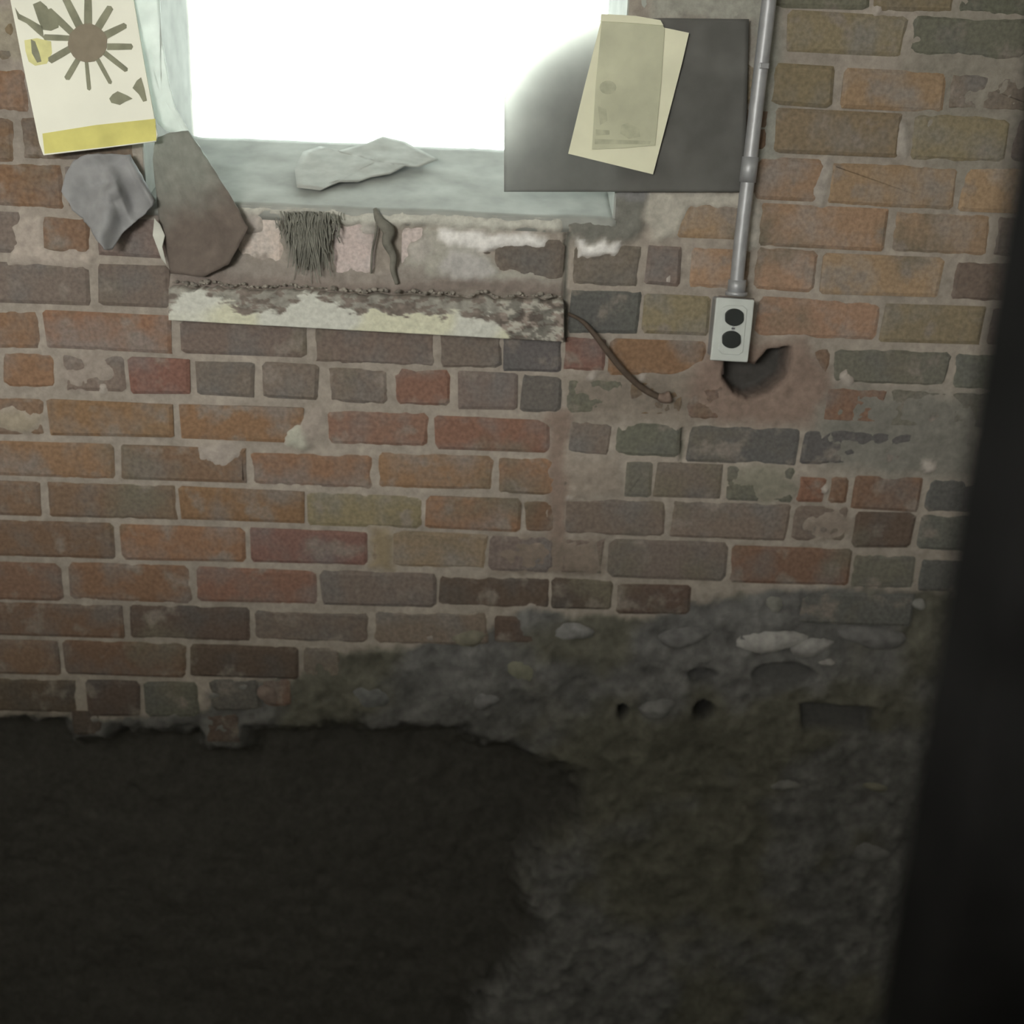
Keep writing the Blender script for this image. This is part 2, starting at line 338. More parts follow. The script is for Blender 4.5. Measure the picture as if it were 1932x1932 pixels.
# rough footing, parged in dark cement
FOOT = [(1290, 1150), (1400, 1118), (1500, 1112), (1600, 1112), (1740, 1118), (2050, 1120), (2600, 1100), (2600, 4000), (-900, 4000), (-900, 1352), (-60, 1350), (250, 1356), (385, 1344), (400, 1300), (488, 1290), (560, 1280), (600, 1235), (760, 1222), (850, 1200), (920, 1190), (1000, 1150), (1100, 1158), (1200, 1170)]
fs = sd_poly(jx+10*(nA-.5), jy, FOOT); fm = sstep(8, -10, fs)
H = H*(1-fm)+fm*(-.002+.020*(nA-.5)+.014*(nB-.5)+.006*(nC-.5))
fcol = np.array((.142, .142, .140))*(.55+.9*nB)[..., None]*(.8+.4*nC)[..., None]
olive = sstep(.50, .62, nD+.12*(nA-.5))
fcol = fcol*(1-.75*olive[..., None])+.75*olive[..., None]*np.array((.120, .116, .088))*(.7+.6*nB)[..., None]
COL = COL*(1-fm[..., None])+fcol*fm[..., None]
# lower-left recess: set back, darker
RECESS = [(-900, 1350), (130, 1352), (142, 1394), (192, 1392), (202, 1372), (380, 1376), (388, 1412), (448, 1410), (456, 1370), (620, 1366), (860, 1376), (900, 1402), (985, 1412), (1030, 1436), (1108, 1450), (1128, 1520), (1090, 1570), (1000, 1640), (1030, 1760), (900, 1932), (880, 2400), (880, 4000), (-900, 4000)]
hs_ = sd_poly(jx, jy, RECESS); hm = sstep(8, -44, hs_+60*(nA-.5)*sstep(1420, 1500, PY))
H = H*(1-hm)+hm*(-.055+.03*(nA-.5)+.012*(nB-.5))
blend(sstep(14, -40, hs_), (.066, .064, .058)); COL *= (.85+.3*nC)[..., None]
def hole(poly, depth, c, soft=4):
    global H
    s = sd_poly(PX+6*(nC-.5), PY+6*(nB-.5), poly); m = sstep(soft, -soft, s); H = np.where(m > 0, H*(1-m)-depth*m, H); blend(m, c)
hole([(1368, 676), (1425, 690), (1450, 662), (1492, 656), (1490, 690), (1480, 716), (1452, 738), (1415, 752), (1386, 740), (1366, 712)], .06, (.075, .072, .068))
hole(ell(1330, 1345, 18, 18), .05, (.06, .06, .06)); hole(ell(1176, 1346, 9, 13), .04, (.06, .06, .06)); hole(ell(1325, 1278, 26, 12), .025, (.10, .10, .10))
hole([(1510, 1330), (1645, 1336), (1640, 1382), (1515, 1376)], .022, (.10, .10, .10)); hole(ell(1480, 1275, 60, 22), .018, (.11, .11, .11))
hole(ell(1287, 840, 4, 30), .02, (.14, .14, .11)); hole([(1066, 440), (1074, 440), (1068, 640), (1061, 640)], .012, (.16, .16, .14), 2)
# window opening
OX0 = P(268, 250)[0]; OX1 = P(1168, 250)[0]; SILLZ = P(700, 398)[2]; OTOP = 2.28; WDEP = .25
keepv = ~((gx > OX0) & (gx < OX1) & (gz > SILLZ) & (gz < OTOP))
idx = np.arange(nx*nz).reshape(nz, nx)
q = np.stack([idx[:-1, :-1], idx[:-1, 1:], idx[1:, 1:], idx[1:, :-1]], -1)
cellin = (gx[:-1, :-1]+STEP/2 > OX0) & (gx[:-1, :-1]+STEP/2 < OX1) & (gz[:-1, :-1]+STEP/2 > SILLZ) & (gz[:-1, :-1]+STEP/2 < OTOP)
q = q[~cellin].reshape(-1, 4)
co = np.stack([gx, -H, gz], -1).reshape(-1, 3).astype(np.float32)
me = bpy.data.meshes.new('wall_back'); me.vertices.add(len(co)); me.vertices.foreach_set('co', co.ravel())
me.loops.add(q.size); me.loops.foreach_set('vertex_index', q.ravel().astype(np.int32))
me.polygons.add(len(q)); me.polygons.foreach_set('loop_start', np.arange(0, q.size, 4, dtype=np.int32)); me.polygons.foreach_set('loop_total', np.full(len(q), 4, np.int32))
me.polygons.foreach_set('use_smooth', np.ones(len(q), bool)); me.update(calc_edges=True); me.validate()
ca = me.color_attributes.new('Col', 'FLOAT_COLOR', 'POINT')
ca.data.foreach_set('color', np.c_[np.clip(COL.reshape(-1, 3), 0, .95), np.ones(len(co))].astype(np.float32).ravel())
wall = struct(link('wall_back', me, M_MORTAR))
wall['label'] = 'old red brick basement wall with smeared grey mortar'

def brick(x0, x1, z0, z1, col, face=0.0):
    """one brick: bevelled block with slightly uneven corners, face proud of the mortar"""
    j = lambda a: random.uniform(-a, a); ch = random.uniform(.002, .008); bv = .0055
    def ring(ins, jit):
        a, b, c, d = x0+ins, x1-ins, z0+ins, z1-ins; k = max(ch-ins*.4, .002)
        return [(a+k, c), (b-k, c), (b, c+k), (b, d-k), (b-k, d), (a+k, d), (a, d-k), (a, c+k)], jit
    js = [(j(.0022), j(.0018)) for _ in range(8)]
    v = []
    for ins, y in ((-.001, .030), (0, -face+.003), (bv, -face)):
        pts, _ = ring(ins, 0); tilt = j(.0006)
        for (x, z), (ax, az) in zip(pts, js): v.append((x+ax, y+tilt, z+az))
    f = [tuple(range(16, 24))]
    for r in (0, 8): f += [(r+i, r+(i+1) % 8, r+8+(i+1) % 8, r+8+i) for i in range(8)]
    o = mesh('brick', v, f, M_BRICK, wall)
    h = random.uniform(.90, 1.10); o.color = (*[min(1, c*h*random.uniform(.96, 1.04)) for c in col], 1)
    return o
for (a, b, t, u, k) in BR:
    cy = (t+u)/2; cx = (a+b)/2
    X0, X1 = P(a, cy)[0], P(b, cy)[0]; Z1, Z0 = P(cx, t)[2], P(cx, u)[2]
    brick(X0-.0015, X1+.0015, Z0-.0015, Z1+.0015, BCOL[k], random.uniform(-.0015, .0012))
# the courses run on beyond the left edge of the photograph
zrow = [P(60, y)[2] for y in (70, 170, 262, 348, 437, 533, 622, 698, 786, 868, 940, 1020, 1098, 1170, 1240, 1312)]
for i, z in enumerate(zrow):
    xe = P(-90, 600)[0]-.012; xe = xe-(.0 if i % 2 else .055); x = xe
    first = True
    while x > -1.70:
        wdt = random.uniform(.198, .206); x2 = max(x-wdt, -1.74)
        brick(x2, x if not first else P(-90, 600)[0]-.010, z-.028, z+.028, BCOL[random.choice('oobbrpy')], random.uniform(-.0015, .0012)); x = x2-.011; first = False

# ------------------------------------------------------------------ room around
M_CONC = simple('whitewashed_masonry', (.76, .75, .71), .95, scale=9)
M_DARKWOOD = simple('whitewashed_boards', (.62, .61, .57), .9, scale=14)
x0, x1, y0, z1 = ROOM['x0'], ROOM['x1'], ROOM['y0'], ROOM['z1']
struct(box('floor', (x0-.1, y0-.1, -.1), (x1+.1, .12, 0), simple('concrete_floor', (.48, .47, .44), .95, scale=12)))
struct(box('ceiling', (x0-.1, y0-.1, z1), (x1+.1, .6, z1+.1), M_DARKWOOD))
struct(box('wall_left', (x0-.1, y0-.1, 0), (x0, .12, z1), M_CONC)); struct(box('wall_right', (x1, y0-.1, 0), (x1+.1, .12, z1), M_CONC))
rx0, rx1, rz0, rz1 = RW[0]-RW[2]/2, RW[0]+RW[2]/2, RW[1]-RW[3]/2, RW[1]+RW[3]/2
wr = struct(empty('wall_rear', (0, y0, 0)))
for nm, lo, hi in (('wall_panel', (x0, y0-.2, 0), (x1, y0, rz0)), ('wall_panel', (x0, y0-.2, rz1), (x1, y0, z1)), ('wall_panel', (x0, y0-.2, rz0), (rx0, y0, rz1)), ('wall_panel', (rx1, y0-.2, rz0), (x1, y0, rz1))):
    box(nm, lo, hi, M_CONC, wr)
struct(box('added_shade_partition', (x0, -2.04, 0), (x1, -1.94, 1.685), M_CONC))  # unseen partition added to cast soft shade on the lower brick wall
M_PAINTW = simple('chipped_white_paint', (.62, .62, .57), .7, scale=30)
def glass():
    m, n, l, b = mat('window_glass'); n.remove(b); o = n['Material Output']
    t = n.new('ShaderNodeBsdfTransparent'); t.inputs[0].default_value = (.93, .96, .94, 1); g = n.new('ShaderNodeBsdfGlossy'); g.inputs['Roughness'].default_value = .05
    mx = n.new('ShaderNodeMixShader'); fr = n.new('ShaderNodeFresnel'); fr.inputs[0].default_value = 1.3
    l.new(fr.outputs[0], mx.inputs[0]); l.new(t.outputs[0], mx.inputs[1]); l.new(g.outputs[0], mx.inputs[2]); l.new(mx.outputs[0], o.inputs[0]); return m
M_GLASS = glass()
w2 = struct(empty('added_rear_window', (RW[0], y0, RW[1])))
for lo, hi in (((rx0, y0-.12, rz0), (rx1, y0-.04, rz0+.03)), ((rx0, y0-.12, rz1-.03), (rx1, y0-.04, rz1)), ((rx0, y0-.12, rz0+.03), (rx0+.03, y0-.04, rz1-.03)), ((rx1-.03, y0-.12, rz0+.03), (rx1, y0-.04, rz1-.03))):
    box('window_frame', lo, hi, M_PAINTW, w2)  # frame of the added unseen rear window
box('pane', (rx0+.03, y0-.085, rz0+.03), (rx1-.03, y0-.08, rz1-.03), M_GLASS, w2)

# ------------------------------------------------------------------ the bright window: jambs, sloping sill, frame, pane
M_SILL = simple('grey_green_lime_wash', (.36, .375, .355), .8, scale=22, amt=.15)
SILLB = P(650, 268, -WDEP)[2]
w1 = struct(empty('window_1', ((OX0+OX1)/2, 0, SILLZ)))
w1['label'] = 'overexposed basement window in a deep whitewashed reveal'
def grid_sill():
    n, k = 60, 16; v = []; f = []
    for i in range(n+1):
        for j in range(k+1):
            x = OX0-.004+(OX1-OX0+.008)*i/n; t = j/k; y = -.006+(WDEP+.03)*t
            z = SILLZ+(SILLB-SILLZ)*t+.006*(float(fbm(np.array(x*14), np.array(y*20), 3))-.5)*(1 if j else .4); v.append((x, y, z))
    for i in range(n):
        for j in range(k): a = i*(k+1)+j; f.append((a, a+k+1, a+k+2, a+1))
    o = mesh('sill', v, f, M_SILL, None, True); adopt(o, w1)
    s = o.modifiers.new('thickness', 'SOLIDIFY'); s.thickness = .02; s.offset = -1 if o.data.polygons[0].normal.z > 0 else 1
    return o
grid_sill()
box('jamb', (OX0-.06, .004, SILLZ-.04), (OX0, WDEP+.03, OTOP), M_SILL, w1); box('jamb', (OX1, .004, SILLZ-.04), (OX1+.06, WDEP+.03, OTOP), M_SILL, w1)
box('head', (OX0-.06, .004, OTOP), (OX1+.06, WDEP+.03, OTOP+.06), M_SILL, w1)
fz0 = SILLB-.05
for lo, hi in (((OX0-.05, WDEP+.03, fz0), (OX1+.05, WDEP+.07, SILLB-.005)), ((OX0-.05, WDEP+.03, OTOP), (OX1+.05, WDEP+.07, OTOP+.06)), ((OX0-.06, WDEP+.03, SILLB-.005), (OX0-.003, WDEP+.07, OTOP)), ((OX1+.003, WDEP+.03, SILLB-.005), (OX1+.06, WDEP+.07, OTOP))):
    box('window_frame', lo, hi, M_PAINTW, w1)
box('pane', (OX0-.003, WDEP+.048, SILLB-.005), (OX1+.003, WDEP+.052, OTOP), M_GLASS, w1)
pl_ = area_light('window_sky_portal', ((OX0+OX1)/2, WDEP+.09, (SILLB+OTOP)/2), math.radians(-90), OX1-OX0, OTOP-SILLB, 1, (1, 1, 1), True)

# ------------------------------------------------------------------ printed card with the brown sun
card = empty('printed_card', P(165, 150, .02))
A0 = P(40, 0, .012); A1 = P(250, 0, .012); A2 = P(80, 291, .030)
CN = np.cross(A1-A0, A2-A0); CN /= np.linalg.norm(CN)
if CN[1] > 0: CN = -CN
M_PAPER = simple('white_card', (.90, .91, .81), .7, scale=8, amt=.05, bump=.05)
M_INK = simple('brown_ink', (.26, .225, .17), .8, scale=60, amt=.12, bump=0); M_INKG = simple('grey_green_ink', (.27, .275, .20), .8, scale=50, amt=.2, bump=0)
M_YEL = simple('yellow_print', (.70, .66, .22), .75, scale=25, amt=.12, bump=0); M_YELP = simple('pale_yellow_print', (.76, .74, .36), .75, scale=40, amt=.15, bump=0)
def oncard(name, poly, m, lift=.0006, th=.0005):
    fr = [PL(x, y, A0+CN*lift, CN) for x, y in poly]; bk = [a-CN*th for a in fr]
    return prism(name, fr, bk, m, card)
oncard('card_sheet', [(-6, -130), (228, -150), (252, 0), (272, 120), (297, 255), (294, 267), (200, 279), (82, 293), (74, 270), (45, 130)], M_PAPER, 0, .003)
oncard('yellow_band', [(80, 252), (180, 236), (293, 224), (295, 265), (200, 277), (84, 290)], M_YEL)
oncard('yellow_patch', [(46, 76), (70, 72), (96, 78), (98, 100), (88, 120), (66, 124), (54, 116), (48, 96)], M_YELP, .0005)
def jag(cx, cy, r, n=26): return [(cx+(r+random.uniform(-1.2, 1.2))*math.cos(2*math.pi*i/n), cy+(r+random.uniform(-1.2, 1.2))*math.sin(2*math.pi*i/n)) for i in range(n)]
oncard('sun_disc', jag(165, 81, 37), M_INK, .0010)
for (ax, ay, bx, by, w0, w1_) in tuple((*t[:4], t[4]*1.25, t[5]*1.15) for t in ((166, 48, 166, -8, 6, 7), (150, 50, 122, -6, 6, 7), (134, 60, 92, 20, 5, 7), (130, 72, 84, 70, 4, 6), (132, 92, 94, 114, 5, 7), (146, 114, 126, 148, 4, 6),
        (163, 117, 168, 168, 2.5, 4), (184, 112, 208, 156, 3, 4), (200, 102, 238, 132, 4, 5), (206, 88, 248, 88, 5, 6), (200, 66, 236, 48, 6, 6), (186, 50, 208, 14, 6, 7))):
    d = np.array([bx-ax, by-ay], float); d /= np.hypot(*d); nn = np.array([-d[1], d[0]])
    a = np.array([ax, ay])-d*4; b = np.array([bx, by])
    oncard('sun_ray', [tuple(a-nn*w0), tuple((a+b)/2-nn*(w0+w1_)/2.1), tuple(b-nn*w1_*.8), tuple(b+d*3), tuple(b+nn*w1_*.8), tuple((a+b)/2+nn*(w0+w1_)/2.1), tuple(a+nn*w0)], M_INKG, .0007)
oncard('printed_figure', [(62, 8), (76, 2), (88, 12), (96, 28), (112, 36), (110, 52), (96, 58), (80, 56), (72, 38)], M_INKG, .0008)
oncard('printed_streak', [(28, 14), (36, 26), (56, 36), (80, 50), (82, 72), (70, 62), (50, 44), (34, 36)], M_INKG, .0008)
oncard('printed_leaf', [(58, 74), (66, 78), (74, 100), (78, 116), (70, 118), (60, 100)], M_INKG, .0009)
oncard('printed_mark', [(212, 178), (222, 172), (240, 180), (250, 186), (236, 192), (226, 198), (210, 194), (206, 186)], M_INKG, .0008)
oncard('printed_mark', [(258, 152), (266, 146), (272, 166), (277, 190), (270, 192), (262, 178), (250, 166)], M_INKG, .0008)
tag(card, 'white card with brown sun print and yellow bottom band, left of window', 'card')

# ------------------------------------------------------------------ dark sheet over the window's right end, with two papers pinned on
def translucent(name, col, tr, rough=.8):
    m, n, l, b = mat(name); o = n['Material Output']
    t = n.new('ShaderNodeBsdfTranslucent'); t.inputs[0].default_value = (*tr, 1)
    ad = n.new('ShaderNodeAddShader'); l.new(b.outputs[0], ad.inputs[0]); l.new(t.outputs[0], ad.inputs[1]); l.new(ad.outputs[0], o.inputs[0])
    no = n.new('ShaderNodeTexNoise'); no.inputs['Scale'].default_value = 30; no.inputs['Detail'].default_value = 6; tc = n.new('ShaderNodeTexCoord'); l.new(tc.outputs['Object'], no.inputs[0])
    r = n.new('ShaderNodeValToRGB'); l.new(no.outputs['Fac'], r.inputs[0]); c = np.array(col)
    r.color_ramp.elements[0].position = .35; r.color_ramp.elements[1].position = .75
    r.color_ramp.elements[0].color = (*c*.85, 1); r.color_ramp.elements[1].color = (*c*1.25, 1); l.new(r.outputs[0], b.inputs['Base Color']); b.inputs['Roughness'].default_value = rough
    return m
M_FELT = translucent('charcoal_felt', (.12, .12, .115), (.40, .41, .39))
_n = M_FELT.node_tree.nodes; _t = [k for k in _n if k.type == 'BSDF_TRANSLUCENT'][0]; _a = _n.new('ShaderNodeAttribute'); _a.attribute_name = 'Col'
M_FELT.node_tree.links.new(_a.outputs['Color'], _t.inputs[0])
def felt_glow(x, y):  # translucency raised along the edge to paint in the window's bloom
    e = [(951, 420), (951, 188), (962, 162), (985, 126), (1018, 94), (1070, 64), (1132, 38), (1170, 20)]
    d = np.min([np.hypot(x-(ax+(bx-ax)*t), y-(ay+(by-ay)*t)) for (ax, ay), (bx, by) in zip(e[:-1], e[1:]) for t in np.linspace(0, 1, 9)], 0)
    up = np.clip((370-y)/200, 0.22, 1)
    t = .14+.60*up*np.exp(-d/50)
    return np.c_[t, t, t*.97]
felt = sheet('felt_sheet', [(951, 188), (962, 162), (985, 126), (1018, 94), (1070, 64), (1132, 38), (1250, 34), (1413, 36), (1409, 200), (1404, 362), (1240, 362), (1100, 362), (951, 362)],  # slanted upper-left corner shaped to stand in for window bloom
             lambda x, y: .012+.004*float(vnoise(np.array(x/60), np.array(y/60))), M_FELT, .003, 26, 8, (1180, 200), col=felt_glow)
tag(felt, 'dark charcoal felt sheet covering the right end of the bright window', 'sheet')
M_CREAM = simple('cream_paper', (.80, .80, .62), .8, scale=14, amt=.07, bump=.05); M_TAN = simple('faded_tan_paper', (.55, .56, .42), .8, scale=18, amt=.14, bump=.06); M_FAINT = simple('faint_olive_print', (.46, .47, .35), .85, scale=50, amt=.2, bump=0)
cream = plate('cream_paper', [(1137, 28), (1300, 62), (1287, 118), (1262, 215), (1232, 329), (1150, 309), (1072, 290), (1104, 158)], .0205, .0215, M_CREAM)
tag(cream, 'tilted cream paper sheet pinned on the dark felt', 'paper')
tan = empty('tan_leaflet', P(1185, 160, .024))
plate('leaflet_sheet', [(1136, 34), (1245, 38), (1254, 54), (1247, 160), (1236, 274), (1180, 279), (1117, 282), (1124, 160)], .0225, .0235, M_TAN, tan)
plate('pale_top_fold', [(1134, 26), (1200, 30), (1246, 38), (1252, 48), (1190, 43), (1133, 40)], .0235, .0250, M_CREAM, tan)
for poly in (ell(1147, 165, 16, 13), [(1128, 200), (1144, 206), (1146, 228), (1132, 236)], [(1172, 236), (1184, 232), (1206, 242), (1208, 258), (1186, 262), (1170, 252)], [(1124, 244), (1150, 246), (1150, 254), (1124, 256)], [(1122, 262), (1228, 266), (1226, 272), (1122, 272)]):
    plate('printed_mark', poly, .0236, .0239, M_FAINT, tan)
tag(tan, 'faded tan printed leaflet lying over the tilted cream paper', 'leaflet')

# ------------------------------------------------------------------ conduit and outlet
M_GALV = simple('galvanised_steel', (.36, .37, .39), .45, .35, scale=60, amt=.12, bump=.05, spec=.5)
M_COVER = simple('grey_steel_cover', (.56, .60, .585), .5, .0, scale=50, amt=.05, bump=.05, spec=.4); M_BLACK = simple('black_bakelite', (.022, .027, .026), .45, scale=40, amt=.2, bump=0, spec=.4)
M_SLOT = simple('dull_brass_contact', (.16, .17, .15), .5, scale=50, bump=0)
cond = empty('conduit', P(1388, 556, .028))
pts = spline([P(1466, -150, .030), P(1451, 0, .030), P(1432, 160, .030), P(1412, 330, .030), P(1396, 470, .029), P(1388, 556, .028)], 6)
tube('pipe', pts, .0103, M_GALV, cond, 16)
def collar(name, a, b, p, r):
    tube(name, [P(*a, p), P(*[a[0]*.5+b[0]*.5, a[1]*.5+b[1]*.5], p), P(*b, p)], r, M_GALV, cond, 16)
collar('coupling', (1416, 296), (1410, 344), .030, .0122)
collar('box_connector', (1391, 528), (1389, 552), .028, .0135); collar('lock_nut', (1389.6, 550), (1388.8, 557), .028, .0165)
plate('strap', [(1434, 118), (1452, 119), (1451, 130), (1433, 129)], .018, .0415, M_GALV, cond, .001)
tag(cond, 'grey steel electrical conduit running down to the outlet box', 'conduit')
outl = empty('outlet_box', P(1381, 682, .0))
qd = [(1352, 561), (1424, 566), (1418, 625), (1411, 684), (1340, 680), (1346, 620)]
plate('box_body', [(1355, 565), (1421, 569), (1408, 680), (1344, 677)], -.004, .040, M_GALV, outl, .003)
cov = plate('cover_plate', qd, .040, .045, M_COVER, outl, .002)
plate('cover_rim', [(1363+0, 580), (1374, 576), (1402, 577), (1410, 584), (1402, 664), (1394, 670), (1362, 668), (1355, 660)], .045, .0468, M_COVER, outl, .0015)
for cx, cy in ((1386, 599), (1380.5, 641)):
    rec = plate('receptacle', [(cx+19.0*max(-.92, min(.92, math.cos(2*math.pi*i/28))), cy+16.5*math.sin(2*math.pi*i/28)) for i in range(28)], .046, .0505, M_BLACK, outl, .001)
    for dx, hh in ((-7, 5), (7, 6)):
        s = plate('slot', [(cx+dx-1.3, cy-hh-3), (cx+dx+1.3, cy-hh-3), (cx+dx+.6, cy+hh-3), (cx+dx-2, cy+hh-3)], .0495, .0508, M_SLOT, None); s.parent = rec; s.matrix_parent_inverse = rec.matrix_parent_inverse.copy()
    g = plate('ground_hole', ell(cx-1.2, cy+9, 3, 3, 10), .0495, .0508, M_SLOT, None); g.parent = rec; g.matrix_parent_inverse = rec.matrix_parent_inverse.copy()
plate('cover_screw', ell(1383.5, 620, 3.6, 3.6, 12), .046, .0482, M_GALV, outl)
plate('screw_slot', [(1380.5, 619.2), (1386.5, 619.4), (1386.5, 620.8), (1380.5, 620.6)], .048, .0485, M_BLACK, outl)
tag(outl, 'grey steel duplex outlet box with two black receptacles on brick', 'outlet')

# ------------------------------------------------------------------ peeling ledge board under the damaged masonry
def ledge():
    n, k = 220, 34; v = []; f = []; col = []
    top = lambda s: 546+ (572-546)*s; bot = lambda s: 604+(645-604)*s
    th = .024
    for j in range(k+1):
        for i in range(n+1):
            s = i/n; t = j/k; x = 318+(1064-318)*s; y = (top(s)+15*(float(fbm(np.array(x/24), np.array(2.), 4))-.5))*(1-t)+bot(s)*t
            p = th
            e = float(fbm(np.array(x/14), np.array(y/10), 4)); p += .004*(e-.5)
            # paint survives below a ragged line
            line = np.interp(x, [318, 340, 380, 410, 450, 470, 540, 590, 625, 660, 740, 860, 940, 965, 1000, 1064], [590, 562, 545, 566, 580, 592, 588, 548, 570, 588, 592, 596, 600, 640, 660, 660])
            nz_ = float(fbm(np.array(x/22+3), np.array(y/9+8), 4)); d = (y-line)/9+(nz_-.5)*5
            pm = float(sstep(-.35, .35, np.array(d)))
            dirt = (np.array((.30, .29, .26)) if nz_ > .47 else np.array((.21, .18, .16)))*(.45+1.05*e); 
            if x > 945: dirt = dirt*(1.25 if e > .52 else .75)
            pk = float(sstep(.35, .65, vnoise(np.array(x/90), np.array(y/60)))); paint = np.array((.62, .62, .49))*pk+np.array((.58, .59, .545))*(1-pk)
            p += .0012*pm; v.append(P(x, y, p)); col.append(dirt*(1-pm)+paint*pm)
    for j in range(k):
        for i in range(n): a = j*(n+1)+i; f.append((a, a+1, a+n+2, a+n+1))
    # sides back to the wall
    edge = [i for i in range(n+1)]+[(j)*(n+1)+n for j in range(1, k+1)]+[k*(n+1)+i for i in range(n-1, -1, -1)]+[j*(n+1) for j in range(k-1, 0, -1)]
    base = len(v)
    for e_ in edge: a = v[e_]; v.append(np.array([a[0], .006, a[2]+(.003 if e_ <= n else 0)])); col.append(np.array((.22, .2, .17)))
    m_ = len(edge)
    for i in range(m_): f.append((edge[i], edge[(i+1) % m_], base+(i+1) % m_, base+i))
    o = mesh('ledge_board', v, f, attr_mat('flaking_cream_paint', 130, .3, .14), None, True)
    c_ = o.data.color_attributes.new('Col', 'FLOAT_COLOR', 'POINT'); c_.data.foreach_set('color', np.c_[np.clip(np.array(col), 0, .95), np.ones(len(col))].astype(np.float32).ravel())
    return o
tag(ledge(), 'long ledge board with flaking cream paint below the window', 'board')
# crumbled mortar lying on the ledge
def rock(cx, cz, y, r, sq=.7):
    v = []; n = 7
    for t, rr in ((-.9, .35), (-.3, .95), (.35, .9), (.9, .4)):
        for i in range(n):
            a = 2*math.pi*i/n+random.uniform(-.2, .2); q_ = r*rr*random.uniform(.8, 1.15); v.append((cx+q_*math.cos(a), y+q_*math.sin(a)*.8, cz+t*r*sq))
    f = [tuple(range(n)), tuple(range(3*n, 4*n))]+[(b*n+i, b*n+(i+1) % n, (b+1)*n+(i+1) % n, (b+1)*n+i) for b in range(3) for i in range(n)]
    return v, f
V = []; Fc = []
for k in range(300):
    x = random.uniform(322, 1060); s = (x-318)/746; ty = 546+26*s
    c = P(x, ty+15*(float(fbm(np.array(x/24), np.array(2.), 4))-.5), .024); r = random.uniform(.0010, .0032)*(1.9 if random.random() < .12 else 1)
    v, f = rock(c[0], c[2]+r*.6+.006, random.uniform(-.018, -.004), r); b = len(V); V += v; Fc += [tuple(a+b for a in q_) for q_ in f]
rub = mesh('mortar_crumbs', V, Fc, simple('mortar_crumb', (.27, .25, .22), .95, scale=60, amt=.5)); rub['kind'] = 'stuff'
tag(rub, 'loose grey mortar crumbs strewn along the top of the ledge board', 'rubble')

# ------------------------------------------------------------------ things hanging below the window
M_RAG = simple('grey_rag', (.30, .305, .315), .85, scale=35, amt=.18); M_FLAP = simple('brown_cardboard', (.165, .140, .122), .9, scale=20, amt=.15); M_PALE = simple('pale_torn_paper', (.60, .61, .56), .85, scale=30, amt=.12)
def ragp(x, y):
    u = (x-203)/90; v_ = (y-300)/170
    return .012+.034*math.exp(-(u*1.6)**2)*v_+.012*math.sin(6.5*u+3.4*v_)*v_+.012*max(0, 1-math.hypot(x-205, (y-362)*1.3)/26)-.012*max(0, 1-math.hypot(x-192, (y-345)*1.2)/22)+.010*max(0, 1-abs((x-262)-.55*(y-338))/9)+.009*float(vnoise(np.array(x/26), np.array(y/26)))+.010*max(0, 1-abs((x-215)-.4*(y-340))/16)
rag = sheet('grey_rag', [(140, 300), (170, 290), (246, 292), (272, 340), (294, 378), (272, 405), (252, 420), (226, 446), (214, 470), (198, 472), (182, 452), (164, 422), (136, 396), (116, 362), (122, 330)], ragp, M_RAG, .002, 20, 6, (205, 370), rag=4)
tag(rag, 'crumpled grey rag hanging to a point below the printed card', 'rag')
def flapc(x, y):  # dusty brown; the paler top also paints in glare from the window
    n_ = fbm(x/45, y/45, 4); g = sstep(430, 300, y+90*(n_-.5)+.25*(x-380))[:, None]
    return (np.array((.155, .128, .112))*(1-g)+np.array((.24, .25, .225))*g)*(.8+.4*fbm(x/14+9, y/14, 3))[:, None]
flap = sheet('tarpaper_flap', [(288, 300), (292, 262), (320, 250), (354, 246), (398, 312), (430, 362), (468, 430), (452, 462), (430, 500), (384, 522), (322, 516), (312, 470), (300, 420)],
    lambda x, y: .006+.020*max(0, (x-300)/160)+.003*float(vnoise(np.array(x/40), np.array(y/40)))+.003*max(0, 1-abs(x-345-.45*(y-300))/10), attr_mat('dusty_glare_tarpaper', 60, .2, .12), .0025, 16, 6, (370, 400), rag=2.5, col=flapc)
tag(flap, 'dark brown tarpaper flap hanging below the left window corner', 'tarpaper')
pale = sheet('torn_paper_strip', [(291, 412), (302, 424), (311, 444), (306, 466), (314, 500), (304, 488), (297, 468), (288, 444)], lambda x, y: .018+.004*math.sin(y/9), M_PALE, .001, 6, 5, (299, 448))
tag(pale, 'narrow pale torn paper strip between grey rag and brown cardboard', 'paper')
M_PLAS = translucent('cloudy_plastic', (.40, .42, .405), (.34, .36, .35), .4)
film = sheet('plastic_strip', [(248, -40), (300, -40), (304, 60), (318, 150), (332, 205), (354, 242), (396, 306), (388, 308), (344, 258), (312, 246), (296, 232), (272, 150), (258, 60)], lambda x, y: .0035+.0015*math.sin(y/24)+.002*float(vnoise(np.array(x/9), np.array(y/20))), M_PLAS, .0008, 6, 6, (304, 180))
tag(film, 'cloudy plastic film strip along the left edge of the window', 'plastic film')
SN = np.cross(np.array([1., 0, 0]), np.array([0, WDEP, SILLB-SILLZ])); SN /= np.linalg.norm(SN); SA = np.array([0, 0, SILLZ])
